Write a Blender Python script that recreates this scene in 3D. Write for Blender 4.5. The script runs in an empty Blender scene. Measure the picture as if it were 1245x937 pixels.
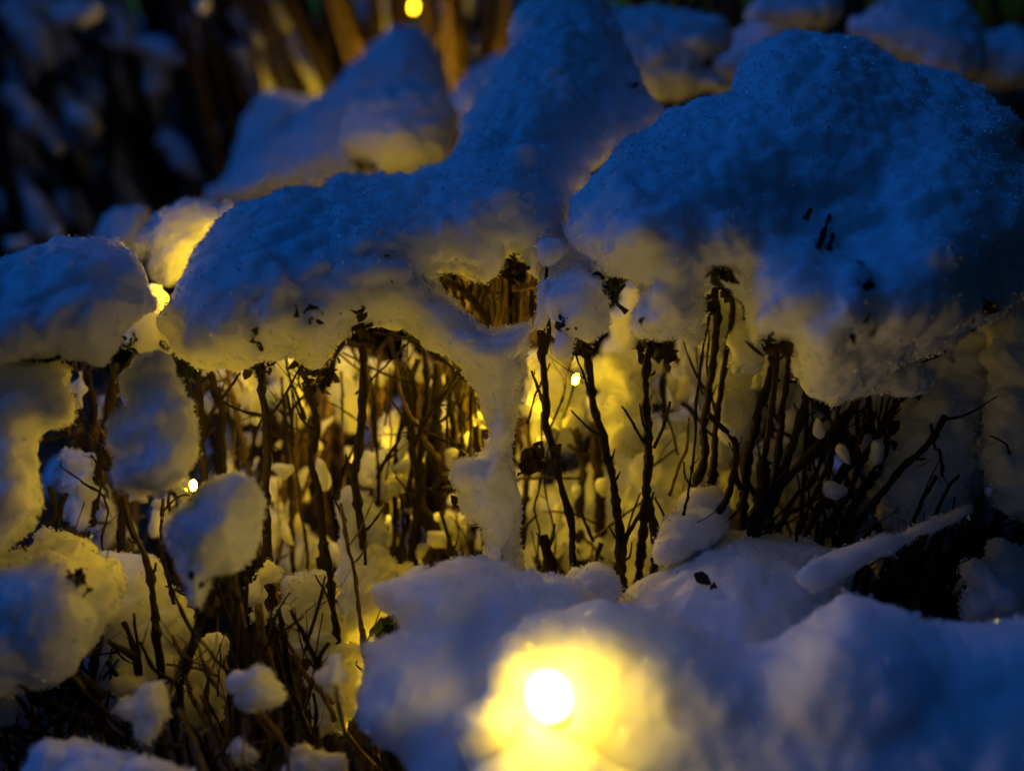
import bpy, math, random
import numpy as np
from mathutils import Vector
from mathutils.bvhtree import BVHTree

random.seed(7)
rng = np.random.default_rng(11)
S = bpy.context.scene
COL = S.collection

# ------------------------------------------------------------------ camera frame
W, H = 1245.0, 937.0
FPX = 1123.0
PITCH = math.radians(20)
CAM = np.array([0.0, 0.0, 0.62])
R_ = np.array([1.0, 0, 0])
F_ = np.array([0, math.cos(PITCH), -math.sin(PITCH)])
U_ = np.array([0, math.sin(PITCH), math.cos(PITCH)])
GROUND = 0.20


def P(px, py, d):
    px = np.asarray(px, float); py = np.asarray(py, float); d = np.asarray(d, float)
    a = d * (px - W / 2) / FPX
    b = d * (H / 2 - py) / FPX
    return CAM + a[..., None] * R_ + b[..., None] * U_ + d[..., None] * F_


def tag(o, label, cat, group=None, kind=None):
    o['label'] = label
    o['category'] = cat
    if group:
        o['group'] = group
    if kind:
        o['kind'] = kind
    return o


def empty(name, loc):
    o = bpy.data.objects.new(name, None)
    o.empty_display_size = 0.02
    COL.objects.link(o)
    o.location = loc
    return o


# ------------------------------------------------------------------ materials
def new_mat(name):
    m = bpy.data.materials.new(name)
    m.use_nodes = True
    nt = m.node_tree
    return m, nt, nt.nodes['Principled BSDF']


def noise(nt, scale, detail=4, rough=0.6, co=None):
    n = nt.nodes.new('ShaderNodeTexNoise')
    n.inputs['Scale'].default_value = scale
    n.inputs['Detail'].default_value = detail
    n.inputs['Roughness'].default_value = rough
    if co is not None:
        nt.links.new(co, n.inputs['Vector'])
    return n


def mat_snow(name, sss=0.02, bump=0.5):
    m, nt, b = new_mat(name)
    tc = nt.nodes.new('ShaderNodeTexCoord')
    b.inputs['Base Color'].default_value = (0.83, 0.85, 0.88, 1)
    b.inputs['Roughness'].default_value = 0.55
    b.inputs['Specular IOR Level'].default_value = 0.25
    b.inputs['Subsurface Weight'].default_value = 0.85
    b.inputs['Subsurface Radius'].default_value = (1.0, 0.95, 0.88)
    b.inputs['Subsurface Scale'].default_value = sss
    n1 = noise(nt, 700, 3, 0.7, tc.outputs['Object'])
    n2 = noise(nt, 160, 3, 0.6, tc.outputs['Object'])
    mx = nt.nodes.new('ShaderNodeMath'); mx.operation = 'ADD'
    nt.links.new(n1.outputs[0], mx.inputs[0]); nt.links.new(n2.outputs[0], mx.inputs[1])
    bp = nt.nodes.new('ShaderNodeBump')
    bp.inputs['Strength'].default_value = bump * 0.35
    bp.inputs['Distance'].default_value = 0.0012
    nt.links.new(mx.outputs[0], bp.inputs['Height'])
    nt.links.new(bp.outputs[0], b.inputs['Normal'])
    return m


def mat_crystal():
    m, nt, b = new_mat('ice_crystal')
    b.inputs['Base Color'].default_value = (0.92, 0.95, 1, 1)
    b.inputs['Specular IOR Level'].default_value = 1.0
    b.inputs['Roughness'].default_value = 0.08
    b.inputs['Coat Weight'].default_value = 1.0
    b.inputs['Coat Roughness'].default_value = 0.03
    return m


def mat_bark(name, c1, c2, scale=60):
    m, nt, b = new_mat(name)
    tc = nt.nodes.new('ShaderNodeTexCoord')
    mp = nt.nodes.new('ShaderNodeMapping')
    mp.inputs['Scale'].default_value = (1, 1, 0.18)
    nt.links.new(tc.outputs['Object'], mp.inputs['Vector'])
    n = noise(nt, scale * 8, 5, 0.7, mp.outputs[0])
    cr = nt.nodes.new('ShaderNodeValToRGB')
    cr.color_ramp.elements[0].position = 0.35
    cr.color_ramp.elements[1].position = 0.68
    cr.color_ramp.elements[0].color = (*c1, 1)
    cr.color_ramp.elements[1].color = (*c2, 1)
    nt.links.new(n.outputs[0], cr.inputs[0])
    nt.links.new(cr.outputs[0], b.inputs['Base Color'])
    b.inputs['Roughness'].default_value = 0.75
    b.inputs['Specular IOR Level'].default_value = 0.25
    bp = nt.nodes.new('ShaderNodeBump')
    bp.inputs['Strength'].default_value = 0.8
    bp.inputs['Distance'].default_value = 0.0006
    nt.links.new(n.outputs[0], bp.inputs['Height'])
    nt.links.new(bp.outputs[0], b.inputs['Normal'])
    return m


M_SNOW = mat_snow('snow')
M_ICE = mat_crystal()
M_SOFT = mat_snow('foreground_snow', 0.032)
M_POWDER, _nt, _b = new_mat('snow_powder')
_b.inputs['Base Color'].default_value = (0.88, 0.90, 0.93, 1)
_b.inputs['Roughness'].default_value = 0.5
M_BARK = mat_bark('dark_bark', (0.012, 0.008, 0.0045), (0.05, 0.031, 0.015))
M_STRAW = mat_bark('straw_stalk', (0.10, 0.06, 0.02), (0.32, 0.22, 0.09))
M_LEAF = mat_bark('dead_leaf', (0.022, 0.015, 0.006), (0.10, 0.065, 0.025))
M_GREEN = mat_bark('green_leaf', (0.012, 0.03, 0.008), (0.03, 0.06, 0.02))
m, nt, b = new_mat('socket_plastic')
b.inputs['Base Color'].default_value = (0.01, 0.025, 0.012, 1)
b.inputs['Roughness'].default_value = 0.4
M_SOCK = m


def mat_bulb(name, strength, col=(1.0, 0.59, 0.012)):
    m, nt, b = new_mat(name)
    b.inputs['Base Color'].default_value = (0.9, 0.7, 0.3, 1)
    b.inputs['Emission Color'].default_value = (*col, 1)
    b.inputs['Emission Strength'].default_value = strength
    return m


# ground: dark leaf litter with frozen patches
m, nt, b = new_mat('soil_litter')
tc = nt.nodes.new('ShaderNodeTexCoord')
n = noise(nt, 14, 8, 0.65, tc.outputs['Object'])
cr = nt.nodes.new('ShaderNodeValToRGB')
cr.color_ramp.elements[0].position = 0.45
cr.color_ramp.elements[0].color = (0.02, 0.014, 0.008, 1)
cr.color_ramp.elements[1].position = 0.62
cr.color_ramp.elements[1].color = (0.09, 0.07, 0.045, 1)
nt.links.new(n.outputs[0], cr.inputs[0]); nt.links.new(cr.outputs[0], b.inputs['Base Color'])
b.inputs['Roughness'].default_value = 0.9
bp = nt.nodes.new('ShaderNodeBump'); bp.inputs['Distance'].default_value = 0.01
nt.links.new(n.outputs[0], bp.inputs['Height']); nt.links.new(bp.outputs[0], b.inputs['Normal'])
M_SOIL = m


# ------------------------------------------------------------------ mesh builders
def fast_mesh(name, verts, polys_list, mats=None, smooth=None):
    """polys_list: list of (n,k) int arrays; mats: list of material indexes; smooth: list of bools"""
    me = bpy.data.meshes.new(name)
    verts = np.ascontiguousarray(verts, np.float32)
    me.vertices.add(len(verts))
    me.vertices.foreach_set('co', verts.ravel())
    loops = np.concatenate([p.ravel() for p in polys_list]).astype(np.int32)
    sizes = np.concatenate([np.full(len(p), p.shape[1], np.int32) for p in polys_list])
    starts = np.concatenate([[0], np.cumsum(sizes)[:-1]]).astype(np.int32)
    me.loops.add(len(loops)); me.loops.foreach_set('vertex_index', loops)
    me.polygons.add(len(sizes)); me.polygons.foreach_set('loop_start', starts)
    if mats is not None:
        mi = np.concatenate([(np.full(len(p), k, np.int32) if np.isscalar(k) else k) for p, k in zip(polys_list, mats)])
        me.polygons.foreach_set('material_index', mi.astype(np.int32))
    if smooth is not None:
        sm = np.concatenate([np.full(len(p), s, bool) for p, s in zip(polys_list, smooth)])
        me.polygons.foreach_set('use_smooth', sm)
    me.update(calc_edges=True)
    me.validate()
    return me


def catmull(pts, step, closed=False):
    pts = np.asarray(pts, float)
    n = len(pts)
    out = []
    segs = n if closed else n - 1
    for i in range(segs):
        if closed:
            p0, p1, p2, p3 = pts[(i - 1) % n], pts[i], pts[(i + 1) % n], pts[(i + 2) % n]
        else:
            p1, p2 = pts[i], pts[i + 1]
            p0 = pts[i - 1] if i > 0 else 2 * p1 - p2
            p3 = pts[i + 2] if i + 2 < n else 2 * p2 - p1
        k = max(1, int(np.linalg.norm(p2 - p1) / step))
        t = np.linspace(0, 1, k, endpoint=False)[:, None]
        out.append(0.5 * (2 * p1 + (p2 - p0) * t + (2 * p0 - 5 * p1 + 4 * p2 - p3) * t ** 2 + (3 * p1 - p0 - 3 * p2 + p3) * t ** 3))
    if not closed:
        out.append(pts[-1:])
    return np.concatenate(out)


def seg_dist(pts, poly):
    a = poly; b = np.roll(poly, -1, 0)
    best = np.full(len(pts), 1e18); cp = np.zeros_like(pts)
    inside = np.zeros(len(pts), bool)
    x, y = pts[:, 0], pts[:, 1]
    for (ax, ay), (bx, by) in zip(a, b):
        dx, dy = bx - ax, by - ay
        L = dx * dx + dy * dy + 1e-12
        t = np.clip(((x - ax) * dx + (y - ay) * dy) / L, 0, 1)
        qx, qy = ax + t * dx, ay + t * dy
        dd = (x - qx) ** 2 + (y - qy) ** 2
        mk = dd < best
        best[mk] = dd[mk]; cp[mk, 0] = qx[mk]; cp[mk, 1] = qy[mk]
        c = ((ay > y) != (by > y))
        if by != ay:
            xi = (bx - ax) * (y - ay) / (by - ay) + ax
            inside ^= c & (x < xi)
    return np.sqrt(best), cp, inside


TEX = {}
def cloud(size, depth=2, hard=False):
    k = (size, depth, hard)
    if k not in TEX:
        t = bpy.data.textures.new('snow_relief', 'CLOUDS')
        t.noise_scale = size; t.noise_depth = depth; t.noise_basis = 'ORIGINAL_PERLIN'; t.noise_type = 'HARD_NOISE' if hard else 'SOFT_NOISE'
        TEX[k] = t
    return TEX[k]


BVH = []          # for dropping leaf tips on the snow
ALL_SNOW = []


def finish_snow(name, verts, polys, vox, grains, amp, smooth_it, step_d, mat=None):
    me = fast_mesh(name + '_raw', verts, polys)
    o = bpy.data.objects.new('raw', me); COL.objects.link(o)
    md = o.modifiers.new('r', 'REMESH'); md.mode = 'VOXEL'; md.voxel_size = vox; md.adaptivity = 0
    if smooth_it:
        md = o.modifiers.new('s', 'SMOOTH'); md.iterations = smooth_it; md.factor = 0.5
    for size, a, hard in ((0.040, 0.0055 * amp, False), (0.020, 0.0046 * amp, True), (0.0085, 0.0012 * amp, True), (0.0036, 0.0007 * amp, False)):
        if size < vox * 1.6:
            continue
        md = o.modifiers.new('d', 'DISPLACE'); md.texture = cloud(size, 2 if not hard else 1, hard); md.strength = a * 2
        md.mid_level = 0.3 if hard else 0.5; md.texture_coords = 'LOCAL'
    dg = bpy.context.evaluated_depsgraph_get()
    ev = o.evaluated_get(dg)
    m2 = ev.to_mesh()
    if len(m2.vertices) == 0:                  # too thin for the voxels: keep the plain body
        ev.to_mesh_clear(); o.modifiers.remove(o.modifiers['r'])
        dg = bpy.context.evaluated_depsgraph_get(); ev = o.evaluated_get(dg); m2 = ev.to_mesh()
    nv = len(m2.vertices)
    co = np.empty(nv * 3, np.float32); m2.vertices.foreach_get('co', co); co = co.reshape(-1, 3).astype(float)
    no = np.empty(nv * 3, np.float32); m2.vertices.foreach_get('normal', no); no = no.reshape(-1, 3)
    npoly = len(m2.polygons)
    nl = len(m2.loops)
    li = np.empty(nl, np.int32); m2.loops.foreach_get('vertex_index', li)
    tot = np.empty(npoly, np.int32); m2.polygons.foreach_get('loop_total', tot)
    st = np.empty(npoly, np.int32); m2.polygons.foreach_get('loop_start', st)
    ev.to_mesh_clear()
    bpy.data.objects.remove(o); bpy.data.meshes.remove(me)
    quads = li[(st[tot == 4][:, None] + np.arange(4))]
    tris = li[(st[tot == 3][:, None] + np.arange(3))]
    BVH.append(BVHTree.FromPolygons([tuple(c) for c in co], [tuple(q) for q in quads]) if len(quads) else None)
    base = co.mean(0).copy(); base[2] = co[:, 2].min()
    polys = [quads]; mats = [0]; sm = [True]
    if len(tris):
        polys.append(tris); mats.append(0); sm.append(True)
    if grains > 0 and len(quads):
        q = co[quads]
        ar = np.linalg.norm(np.cross(q[:, 2] - q[:, 0], q[:, 3] - q[:, 1]), axis=1) * 0.5
        cen = q.mean(1)
        nrm = no[quads].mean(1)
        view = CAM - cen
        facing = (nrm * view).sum(1) / np.linalg.norm(view, axis=1)
        wgt = ar * (facing > -0.35) * (0.10 + 1.3 * np.clip(1 - facing, 0, 1) ** 2.5)
        f = np.sin(cen[:, 0] * 210 + 3 * np.sin(cen[:, 2] * 130)) * np.sin(cen[:, 2] * 190 + 2 * np.sin(cen[:, 0] * 90 + cen[:, 1] * 120)) + 0.6 * np.sin(cen[:, 0] * 67 + cen[:, 2] * 83)
        wgt = wgt * np.clip(0.55 + 0.75 * f, 0.06, 2)
        n = int(min(120000, ar.sum() * 0.9 / 1e-6 * grains))
        if n > 0:
            idx = rng.choice(len(quads), n, p=wgt / wgt.sum())
            uv = rng.random((n, 2))
            qq = q[idx]
            pos = (qq[:, 0] * ((1 - uv[:, :1]) * (1 - uv[:, 1:])) + qq[:, 1] * (uv[:, :1] * (1 - uv[:, 1:]))
                   + qq[:, 2] * (uv[:, :1] * uv[:, 1:]) + qq[:, 3] * ((1 - uv[:, :1]) * uv[:, 1:]))
            r = (0.00020 + 0.0007 * rng.random(n) ** 3.0) * max(1.0, step_d)
            pos = pos + nrm[idx] * (r * (0.1 + 0.7 * rng.random(n)) + np.minimum(rng.exponential(0.00045, n), 0.0020))[:, None]
            ice = (rng.random(n) < np.where(nrm[idx][:, 2] > 0.3, 0.2, 0.05)).astype(np.int32)
            r = np.where((ice == 1) & (rng.random(n) < .25), r * 0 + 0.0007 * max(1.0, step_d), r)
            tet = rng.normal(size=(n, 4, 3)); tet -= tet.mean(1, keepdims=True)
            tet /= np.linalg.norm(tet, axis=2, keepdims=True)
            tet *= rng.uniform(0.7, 1.5, (n, 4, 1))
            gv = (pos[:, None, :] + tet * r[:, None, None]).reshape(-1, 3)
            g = len(co) + np.arange(n)[:, None] * 4
            gf = np.concatenate([g + np.array(k) for k in ((0, 1, 2), (0, 2, 3), (0, 3, 1), (1, 3, 2))])
            polys.append(gf); mats.append(np.tile(2 - ice, 4)); sm.append(False)
            co = np.concatenate([co, gv])
    co = co - base
    out = fast_mesh(name, co, polys, mats, sm)
    out.materials.append(mat or M_SNOW); out.materials.append(M_ICE); out.materials.append(M_POWDER)
    ob = bpy.data.objects.new(name, out); COL.objects.link(ob)
    ob.location = base
    ALL_SNOW.append(ob)
    return ob


def snow(name, label, poly, d, T=0.03, Tb=None, k=0.0, kx=0.0, lobes=(), holes=(), vox=None, grains=0.12,
         amp=1.0, sm=3, group=None, cat='snow', jit=2.5, xref=None, yref=None, curve=0.0, klow=None, mat=None):
    """A body of snow: outline seen from the front, real distance d (m), real front and back thickness."""
    Tb = T if Tb is None else Tb
    poly = np.asarray(poly, float)
    step = max(3.0, 0.0017 / d * FPX)
    pl = catmull(poly, 9, True)
    pl = pl + rng.normal(size=pl.shape) * jit * 0.5
    hs = [catmull(np.asarray(h, float), 9, True) for h in holes]
    x0, y0 = pl.min(0) - 2 * step; x1, y1 = pl.max(0) + 2 * step
    nx = int((x1 - x0) / step) + 2; ny = int((y1 - y0) / step) + 2
    gx, gy = np.meshgrid(x0 + np.arange(nx) * step, y0 + np.arange(ny) * step)
    pts = np.stack([gx.ravel(), gy.ravel()], 1)
    dist, cp, ins = seg_dist(pts, pl)
    for h in hs:
        d2, c2, i2 = seg_dist(pts, h)
        mk = d2 < dist
        dist[mk] = d2[mk]; cp[mk] = c2[mk]
        ins &= ~i2
    insg = ins.reshape(ny, nx)
    cell = insg[:-1, :-1] | insg[1:, :-1] | insg[:-1, 1:] | insg[1:, 1:]
    used = np.zeros((ny, nx), bool)
    for a in (slice(0, -1), slice(1, None)):
        for b_ in (slice(0, -1), slice(1, None)):
            used[a, b_] |= cell
    u = used.ravel()
    xy = pts.copy(); xy[~ins] = cp[~ins]
    m_px = d / FPX
    sd = np.where(ins, dist, 0) * m_px
    def prof(T):
        q = np.clip(sd / T, 0, 1)
        return T * np.sqrt(np.clip(1 - (1 - q) ** 2, 0, 1))
    hf = prof(T); hb = prof(Tb)
    edge = np.clip(sd / 0.008, 0, 1)
    for (lx, ly, lr, la) in lobes:
        rr = ((xy[:, 0] - lx) ** 2 + (xy[:, 1] - ly) ** 2) / lr ** 2
        hf = hf + edge * la * np.clip(1 - rr, 0, 1) ** 0.7
    yr = poly[:, 1].max() if yref is None else yref
    xr = poly[:, 0].mean() if xref is None else xref
    up = (yr - xy[:, 1]) * m_px
    if klow is not None:
        up = np.where(up < 0, up * klow, up)
    dc = d + k * up + kx * (xy[:, 0] - xr) * m_px + curve * up * np.abs(up)
    iv = np.full(nx * ny, -1); ids = np.nonzero(u)[0]
    front = P(xy[:, 0], xy[:, 1], dc - hf)
    back = P(xy[:, 0], xy[:, 1], dc + hb)
    iv[ids] = np.arange(len(ids)); nF = len(ids)
    ib = iv.copy(); inn = np.nonzero(u & ins)[0]
    ib[inn] = nF + np.arange(len(inn))
    verts = np.concatenate([front[ids], back[inn]])
    cy, cx = np.nonzero(cell)
    a = cy * nx + cx; quad = np.stack([a, a + nx, a + nx + 1, a + 1], 1)
    qf = iv[quad]; qb = ib[quad][:, ::-1]
    vx = vox or max(0.0016, 0.0016 * d / 0.45)
    o = finish_snow(name, verts, [qf, qb], vx, grains * 1.7, amp, sm, d / 0.45, mat)
    return tag(o, label, cat, group)


def blob(cx, cy, rx, ry, ang=0, n=11, j=0.16):
    a = np.linspace(0, 2 * math.pi, n, endpoint=False)
    r = np.clip(1 + rng.normal(size=n) * j, 0.55, 1.6)
    x = np.cos(a) * rx * r; y = np.sin(a) * ry * r
    c, s = math.cos(math.radians(ang)), math.sin(math.radians(ang))
    return np.stack([cx + c * x - s * y, cy + s * x + c * y], 1)


def tube(path, rad, sides=7, rough=0.15, spikes=0, seed=0):
    """closed tapered tube through path (world), rad per point; returns verts, quads, tris"""
    r0 = np.random.default_rng(seed)
    path = np.asarray(path); n = len(path)
    tan = np.gradient(path, axis=0); tan /= np.linalg.norm(tan, axis=1, keepdims=True) + 1e-12
    up = np.array([0.31, 0.9, 0.2])
    a = np.cross(tan, up); a /= np.linalg.norm(a, axis=1, keepdims=True) + 1e-9
    b_ = np.cross(tan, a)
    th = np.linspace(0, 2 * math.pi, sides, endpoint=False)
    rr = np.asarray(rad)[:, None] * (1 + rough * r0.normal(size=(n, sides)) * 0.6 + rough * r0.normal(size=(n, 1)))
    V = path[:, None] + rr[..., None] * (np.cos(th)[None, :, None] * a[:, None] + np.sin(th)[None, :, None] * b_[:, None])
    V = V.reshape(-1, 3)
    i = np.arange(n - 1)[:, None] * sides; jx = np.arange(sides)[None]
    j2 = (jx + 1) % sides
    Q = np.stack([i + jx, i + j2, i + sides + j2, i + sides + jx], -1).reshape(-1, 4)
    V = np.concatenate([V, path[:1], path[-1:]])
    c0, c1 = n * sides, n * sides + 1
    j = np.arange(sides); k = (j + 1) % sides
    Tt = np.concatenate([np.stack([k, j, np.full(sides, c0)], 1),
                         np.stack([(n - 1) * sides + j, (n - 1) * sides + k, np.full(sides, c1)], 1)])
    return V, Q, Tt


class MB:
    def __init__(s): s.v = []; s.q = []; s.t = []; s.n = 0
    def add(s, V, Q=None, T=None):
        s.v.append(V)
        if Q is not None and len(Q): s.q.append(Q + s.n)
        if T is not None and len(T): s.t.append(T + s.n)
        s.n += len(V)
    def build(s, name, mat, parent, smooth=True):
        polys = []
        if s.q: polys.append(np.concatenate(s.q))
        if s.t: polys.append(np.concatenate(s.t))
        v = np.concatenate(s.v)
        if parent is not None: v = v - np.array(parent.matrix_basis.translation)
        me = fast_mesh(name, v, polys, None, [smooth] * len(polys))
        me.materials.append(mat)
        o = bpy.data.objects.new(name, me); COL.objects.link(o)
        if parent is not None: o.parent = parent
        return o


SEED = [0]
def stem(parent, pts, d, r, mat=None, ground=True, twigs=0.5, name='stem', d2=None, knots=True):
    """pts: pixel polyline from tip to foot; d depth (tip) to d2 (foot); r radius in px at the foot"""
    SEED[0] += 1
    r0 = np.random.default_rng(SEED[0] + 500)
    pts = np.asarray(pts, float)
    d2 = d if d2 is None else d2
    dep = np.linspace(d, d2, len(pts))
    w = P(pts[:, 0], pts[:, 1], dep)
    if ground and w[-1, 2] > GROUND + 0.01:
        e = w[-1].copy(); dirv = (w[-1] - w[-2]); dirv /= np.linalg.norm(dirv)
        L = (w[-1, 2] - GROUND + 0.01)
        e = e + np.array([dirv[0] * L * 0.4, max(0, dirv[1]) * L * 0.2 + 0.01, -L]); w = np.concatenate([w, e[None]])
    if len(w) > 2:
        add = [w[0]]
        for a_, b_ in zip(w[:-1], w[1:]):
            seg = np.linalg.norm(b_ - a_)
            if seg > 0.02:
                k_ = min(3, int(seg / 0.012))
                for q_ in range(1, k_):
                    add.append(a_ + (b_ - a_) * q_ / k_ + r0.normal(size=3) * 0.0011)
            add.append(b_)
        w = np.array(add)
    path = catmull(w, 0.0026)
    n = len(path)
    wob = np.cumsum(r0.normal(size=(n, 3)), 0) * 0.00022
    path = path + wob - np.linspace(0, 1, n)[:, None] * wob[-1]
    m_px = d / FPX
    rad = 0.82 * r * m_px * np.linspace(0.7, 1.05, n) * (1 + 0.09 * np.sin(np.linspace(0, n / 9.0, n) + r0.uniform(0, 6)))
    if knots:
        for kk in np.arange(r0.integers(2, 8), n - 1, 10):
            kk = int(min(n - 1, kk + r0.integers(0, 3))); rad[kk] *= 1.3; rad[min(n - 1, kk + 1)] *= 1.18
    mb = MB(); mb.add(*tube(path, rad, 8, 0.13, seed=SEED[0]))
    nt_ = r0.poisson(twigs * n / 12)
    for _ in range(nt_):
        i = int(r0.integers(1, max(2, int(n * 0.75))))
        p = path[i]
        tdir = path[max(0, i - 1)] - path[min(n - 1, i + 1)]; tdir /= np.linalg.norm(tdir) + 1e-9
        side = r0.normal(size=3); side -= tdir * side.dot(tdir); side /= np.linalg.norm(side)
        L = r0.uniform(0.002, 0.010) if r0.random() < .6 else r0.uniform(.012, .03)
        dv = side * 0.75 + tdir * 0.7
        q = np.stack([p, p + dv * L * 0.5 + r0.normal(size=3) * 0.0008, p + dv * L + tdir * L * 0.3])
        mb.add(*tube(catmull(q, 0.003), np.linspace(0.8, 0.35, len(catmull(q, 0.003))) * min(rad[i] * 0.6, 0.0012), 5, 0.2, seed=SEED[0] + 7))
    return mb.build(name, mat or M_BARK, parent)


def leaves(parent, centre, n, spread, size, mat, name='leaf_cluster', seed=1):
    r0 = np.random.default_rng(seed)
    mb = MB()
    for i in range(n):
        c = centre + r0.normal(size=3) * spread
        ax = r0.normal(size=3); ax /= np.linalg.norm(ax)
        ay = np.cross(ax, r0.normal(size=3)); ay /= np.linalg.norm(ay)
        az = np.cross(ax, ay)
        L = size * r0.uniform(0.5, 1.3); Wd = L * r0.uniform(0.25, 0.5); curl = r0.uniform(-0.5, 0.5) * L
        V = []
        for u, wf in ((0, 0.15), (0.3, 0.9), (0.65, 0.8), (1.0, 0.1)):
            for s in (-1, 0, 1):
                V.append(c + ax * (u - .5) * L + ay * s * Wd * wf + az * (curl * u * u + abs(s) * Wd * 0.35 * wf))
        V = np.array(V)
        V2 = np.concatenate([V, V - az * 0.00025])
        Q = []
        for a in range(3):
            for s in range(2):
                k = a * 3 + s
                Q.append([k, k + 1, k + 4, k + 3]); Q.append([k + 12, k + 15, k + 16, k + 13])
        mb.add(V2, np.array(Q))
    return mb.build(name, mat, parent)


def uv_sphere_pts(c, r, nu=14, nv=9, axis=None, stretch=1.0):
    ax = np.array([0, 0, 1.0]) if axis is None else np.asarray(axis, float) / np.linalg.norm(axis)
    t = np.cross(ax, [0.3, 0.7, 0.1]); t /= np.linalg.norm(t); s = np.cross(ax, t)
    V = []
    for i in range(1, nv):
        ph = math.pi * i / nv
        for j in range(nu):
            th = 2 * math.pi * j / nu
            V.append(c + r * (math.sin(ph) * (math.cos(th) * t + math.sin(th) * s) + math.cos(ph) * ax * stretch))
    n = len(V); V.append(c + ax * r * stretch); V.append(c - ax * r * stretch)
    Q = []; T = []
    for i in range(nv - 2):
        for j in range(nu):
            k = (j + 1) % nu
            Q.append([i * nu + j, (i + 1) * nu + j, (i + 1) * nu + k, i * nu + k])
    for j in range(nu):
        k = (j + 1) % nu
        T.append([n, j, k]); T.append([n + 1, (nv - 2) * nu + k, (nv - 2) * nu + j])
    return np.array(V), np.array(Q), np.array(T)


GL = 'string lights glowing inside the snowy shrubs'
def light(px, py, d, r, strength, label, axis=(0.2, -0.3, 1.0), wire=0.05, col=(1.0, 0.59, 0.012)):
    c = P(px, py, d)
    ax = np.asarray(axis, float); ax /= np.linalg.norm(ax)
    root = empty('string_light', tuple(c - ax * r * 3.2))
    tag(root, label, 'string light', GL)
    mb = MB(); mb.add(*uv_sphere_pts(c, r, 16, 10, ax, 1.35 if r > .004 else 2.1)); mb.build('bulb', mat_bulb('lit_bulb', strength, col), root)
    mb = MB(); p = np.stack([c - ax * r * 1.1, c - ax * r * 1.6, c - ax * r * 3.0])
    mb.add(*tube(p, np.array([0.62, 0.72, 0.6]) * r, 10, 0)); mb.build('socket', M_SOCK, root)
    q0 = c - ax * r * 3.0
    q = np.stack([q0, q0 - ax * wire * 0.4 + F_ * 0.006, q0 - ax * wire * 0.7 + F_ * 0.02, q0 - np.array([0.01, -0.03, wire])])
    path = catmull(q, 0.005)
    mb = MB(); mb.add(*tube(path, np.full(len(path), 0.0007), 6, 0)); mb.build('wire', M_SOCK, root)
    return root


# ------------------------------------------------------------------ setting
me = bpy.data.meshes.new('ground')
N = 60
g = np.linspace(-1, 1, N); g = np.sign(g) * np.abs(g) ** 3 * 60
gx, gy = np.meshgrid(g, g)
gz = GROUND + np.where(np.hypot(gx, gy) < 4, 0.012 * rng.normal(size=gx.shape), 0) - 0.012
gv = np.stack([gx, gy, gz], -1).reshape(-1, 3)
a = (np.arange(N - 1)[:, None] * N + np.arange(N - 1)[None]).ravel()
me = fast_mesh('ground', gv, [np.stack([a, a + 1, a + N + 1, a + N], 1)], None, [True])
me.materials.append(M_SOIL)
o = bpy.data.objects.new('ground', me); COL.objects.link(o); o['kind'] = 'structure'
o['label'] = 'dark frozen soil and leaf litter under the shrubs'

# ------------------------------------------------------------------ main snow bodies
A = snow('snow_drift', 'largest blue-topped snow drift arching over a dark hollow and running down into a slim pillar',
     [(194, 372), (210, 335), (235, 303), (262, 272), (300, 242), (345, 229), (400, 222), (450, 215), (500, 207), (540, 188),
      (560, 160), (585, 112), (612, 62), (622, 25), (645, -12), (700, -25), (745, 20), (770, 70), (792, 118), (800, 140), (765, 170),
      (735, 195), (705, 232), (692, 270), (672, 300), (660, 335), (652, 365), (648, 395), (640, 420), (633, 480), (630, 560), (634, 640),
      (640, 720), (585, 720), (582, 660), (572, 625), (550, 585), (552, 562), (583, 545), (588, 510), (585, 478), (560, 447), (530, 425), (505, 408),
      (475, 398), (450, 396), (430, 402), (410, 425), (385, 447), (350, 432), (310, 443), (270, 452), (228, 442), (204, 405)],
     0.455, T=0.040, Tb=0.05, k=0.52, yref=430, xref=420, kx=0.06, curve=1.6, klow=0.03,
     lobes=[(275, 360, 85, .010), (385, 380, 75, .010), (470, 300, 90, .008), (610, 250, 90, .012), (560, 370, 60, .004), (330, 290, 70, .006),
            (660, 90, 70, .010)],
     holes=[[(527, 337), (545, 330), (562, 336), (590, 345), (600, 335), (616, 318), (630, 312), (640, 330), (656, 345), (650, 372), (642, 392), (615, 399), (590, 393), (565, 375), (548, 358)]],
     grains=0.22, vox=0.0016)

Bm = snow('snow_mound', 'big rounded blue-grey snow mound overhanging the leaning stems on the right',
     [(694, 245), (712, 222), (735, 195), (760, 170), (800, 146), (850, 122), (893, 110), (896, 80), (928, 50), (985, 38), (1040, 43), (1090, 70),
      (1150, 90), (1200, 112), (1228, 140), (1243, 185), (1275, 230), (1300, 300), (1250, 352), (1205, 392), (1165, 414), (1130, 430), (1085, 445),
      (1052, 470), (1012, 484), (980, 470), (966, 444), (954, 420), (942, 412), (930, 420), (924, 434), (910, 416), (902, 384), (893, 360), (878, 350), (862, 354), (853, 376), (846, 398), (815, 410), (785, 410), (772, 398), (778, 352), (752, 338), (725, 325), (700, 292)],
     0.435, grains=0.22, vox=0.0016,
     T=0.045, Tb=0.10, k=0.40, yref=400, xref=900, kx=0.05, curve=1.7,
     lobes=[(975, 375, 95, .026), (1110, 360, 95, .022), (790, 330, 85, .018), (850, 225, 120, .014), (1000, 120, 120, .012), (1170, 230, 100, .018), (890, 290, 36, .010), (740, 270, 60, .010)])

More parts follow.
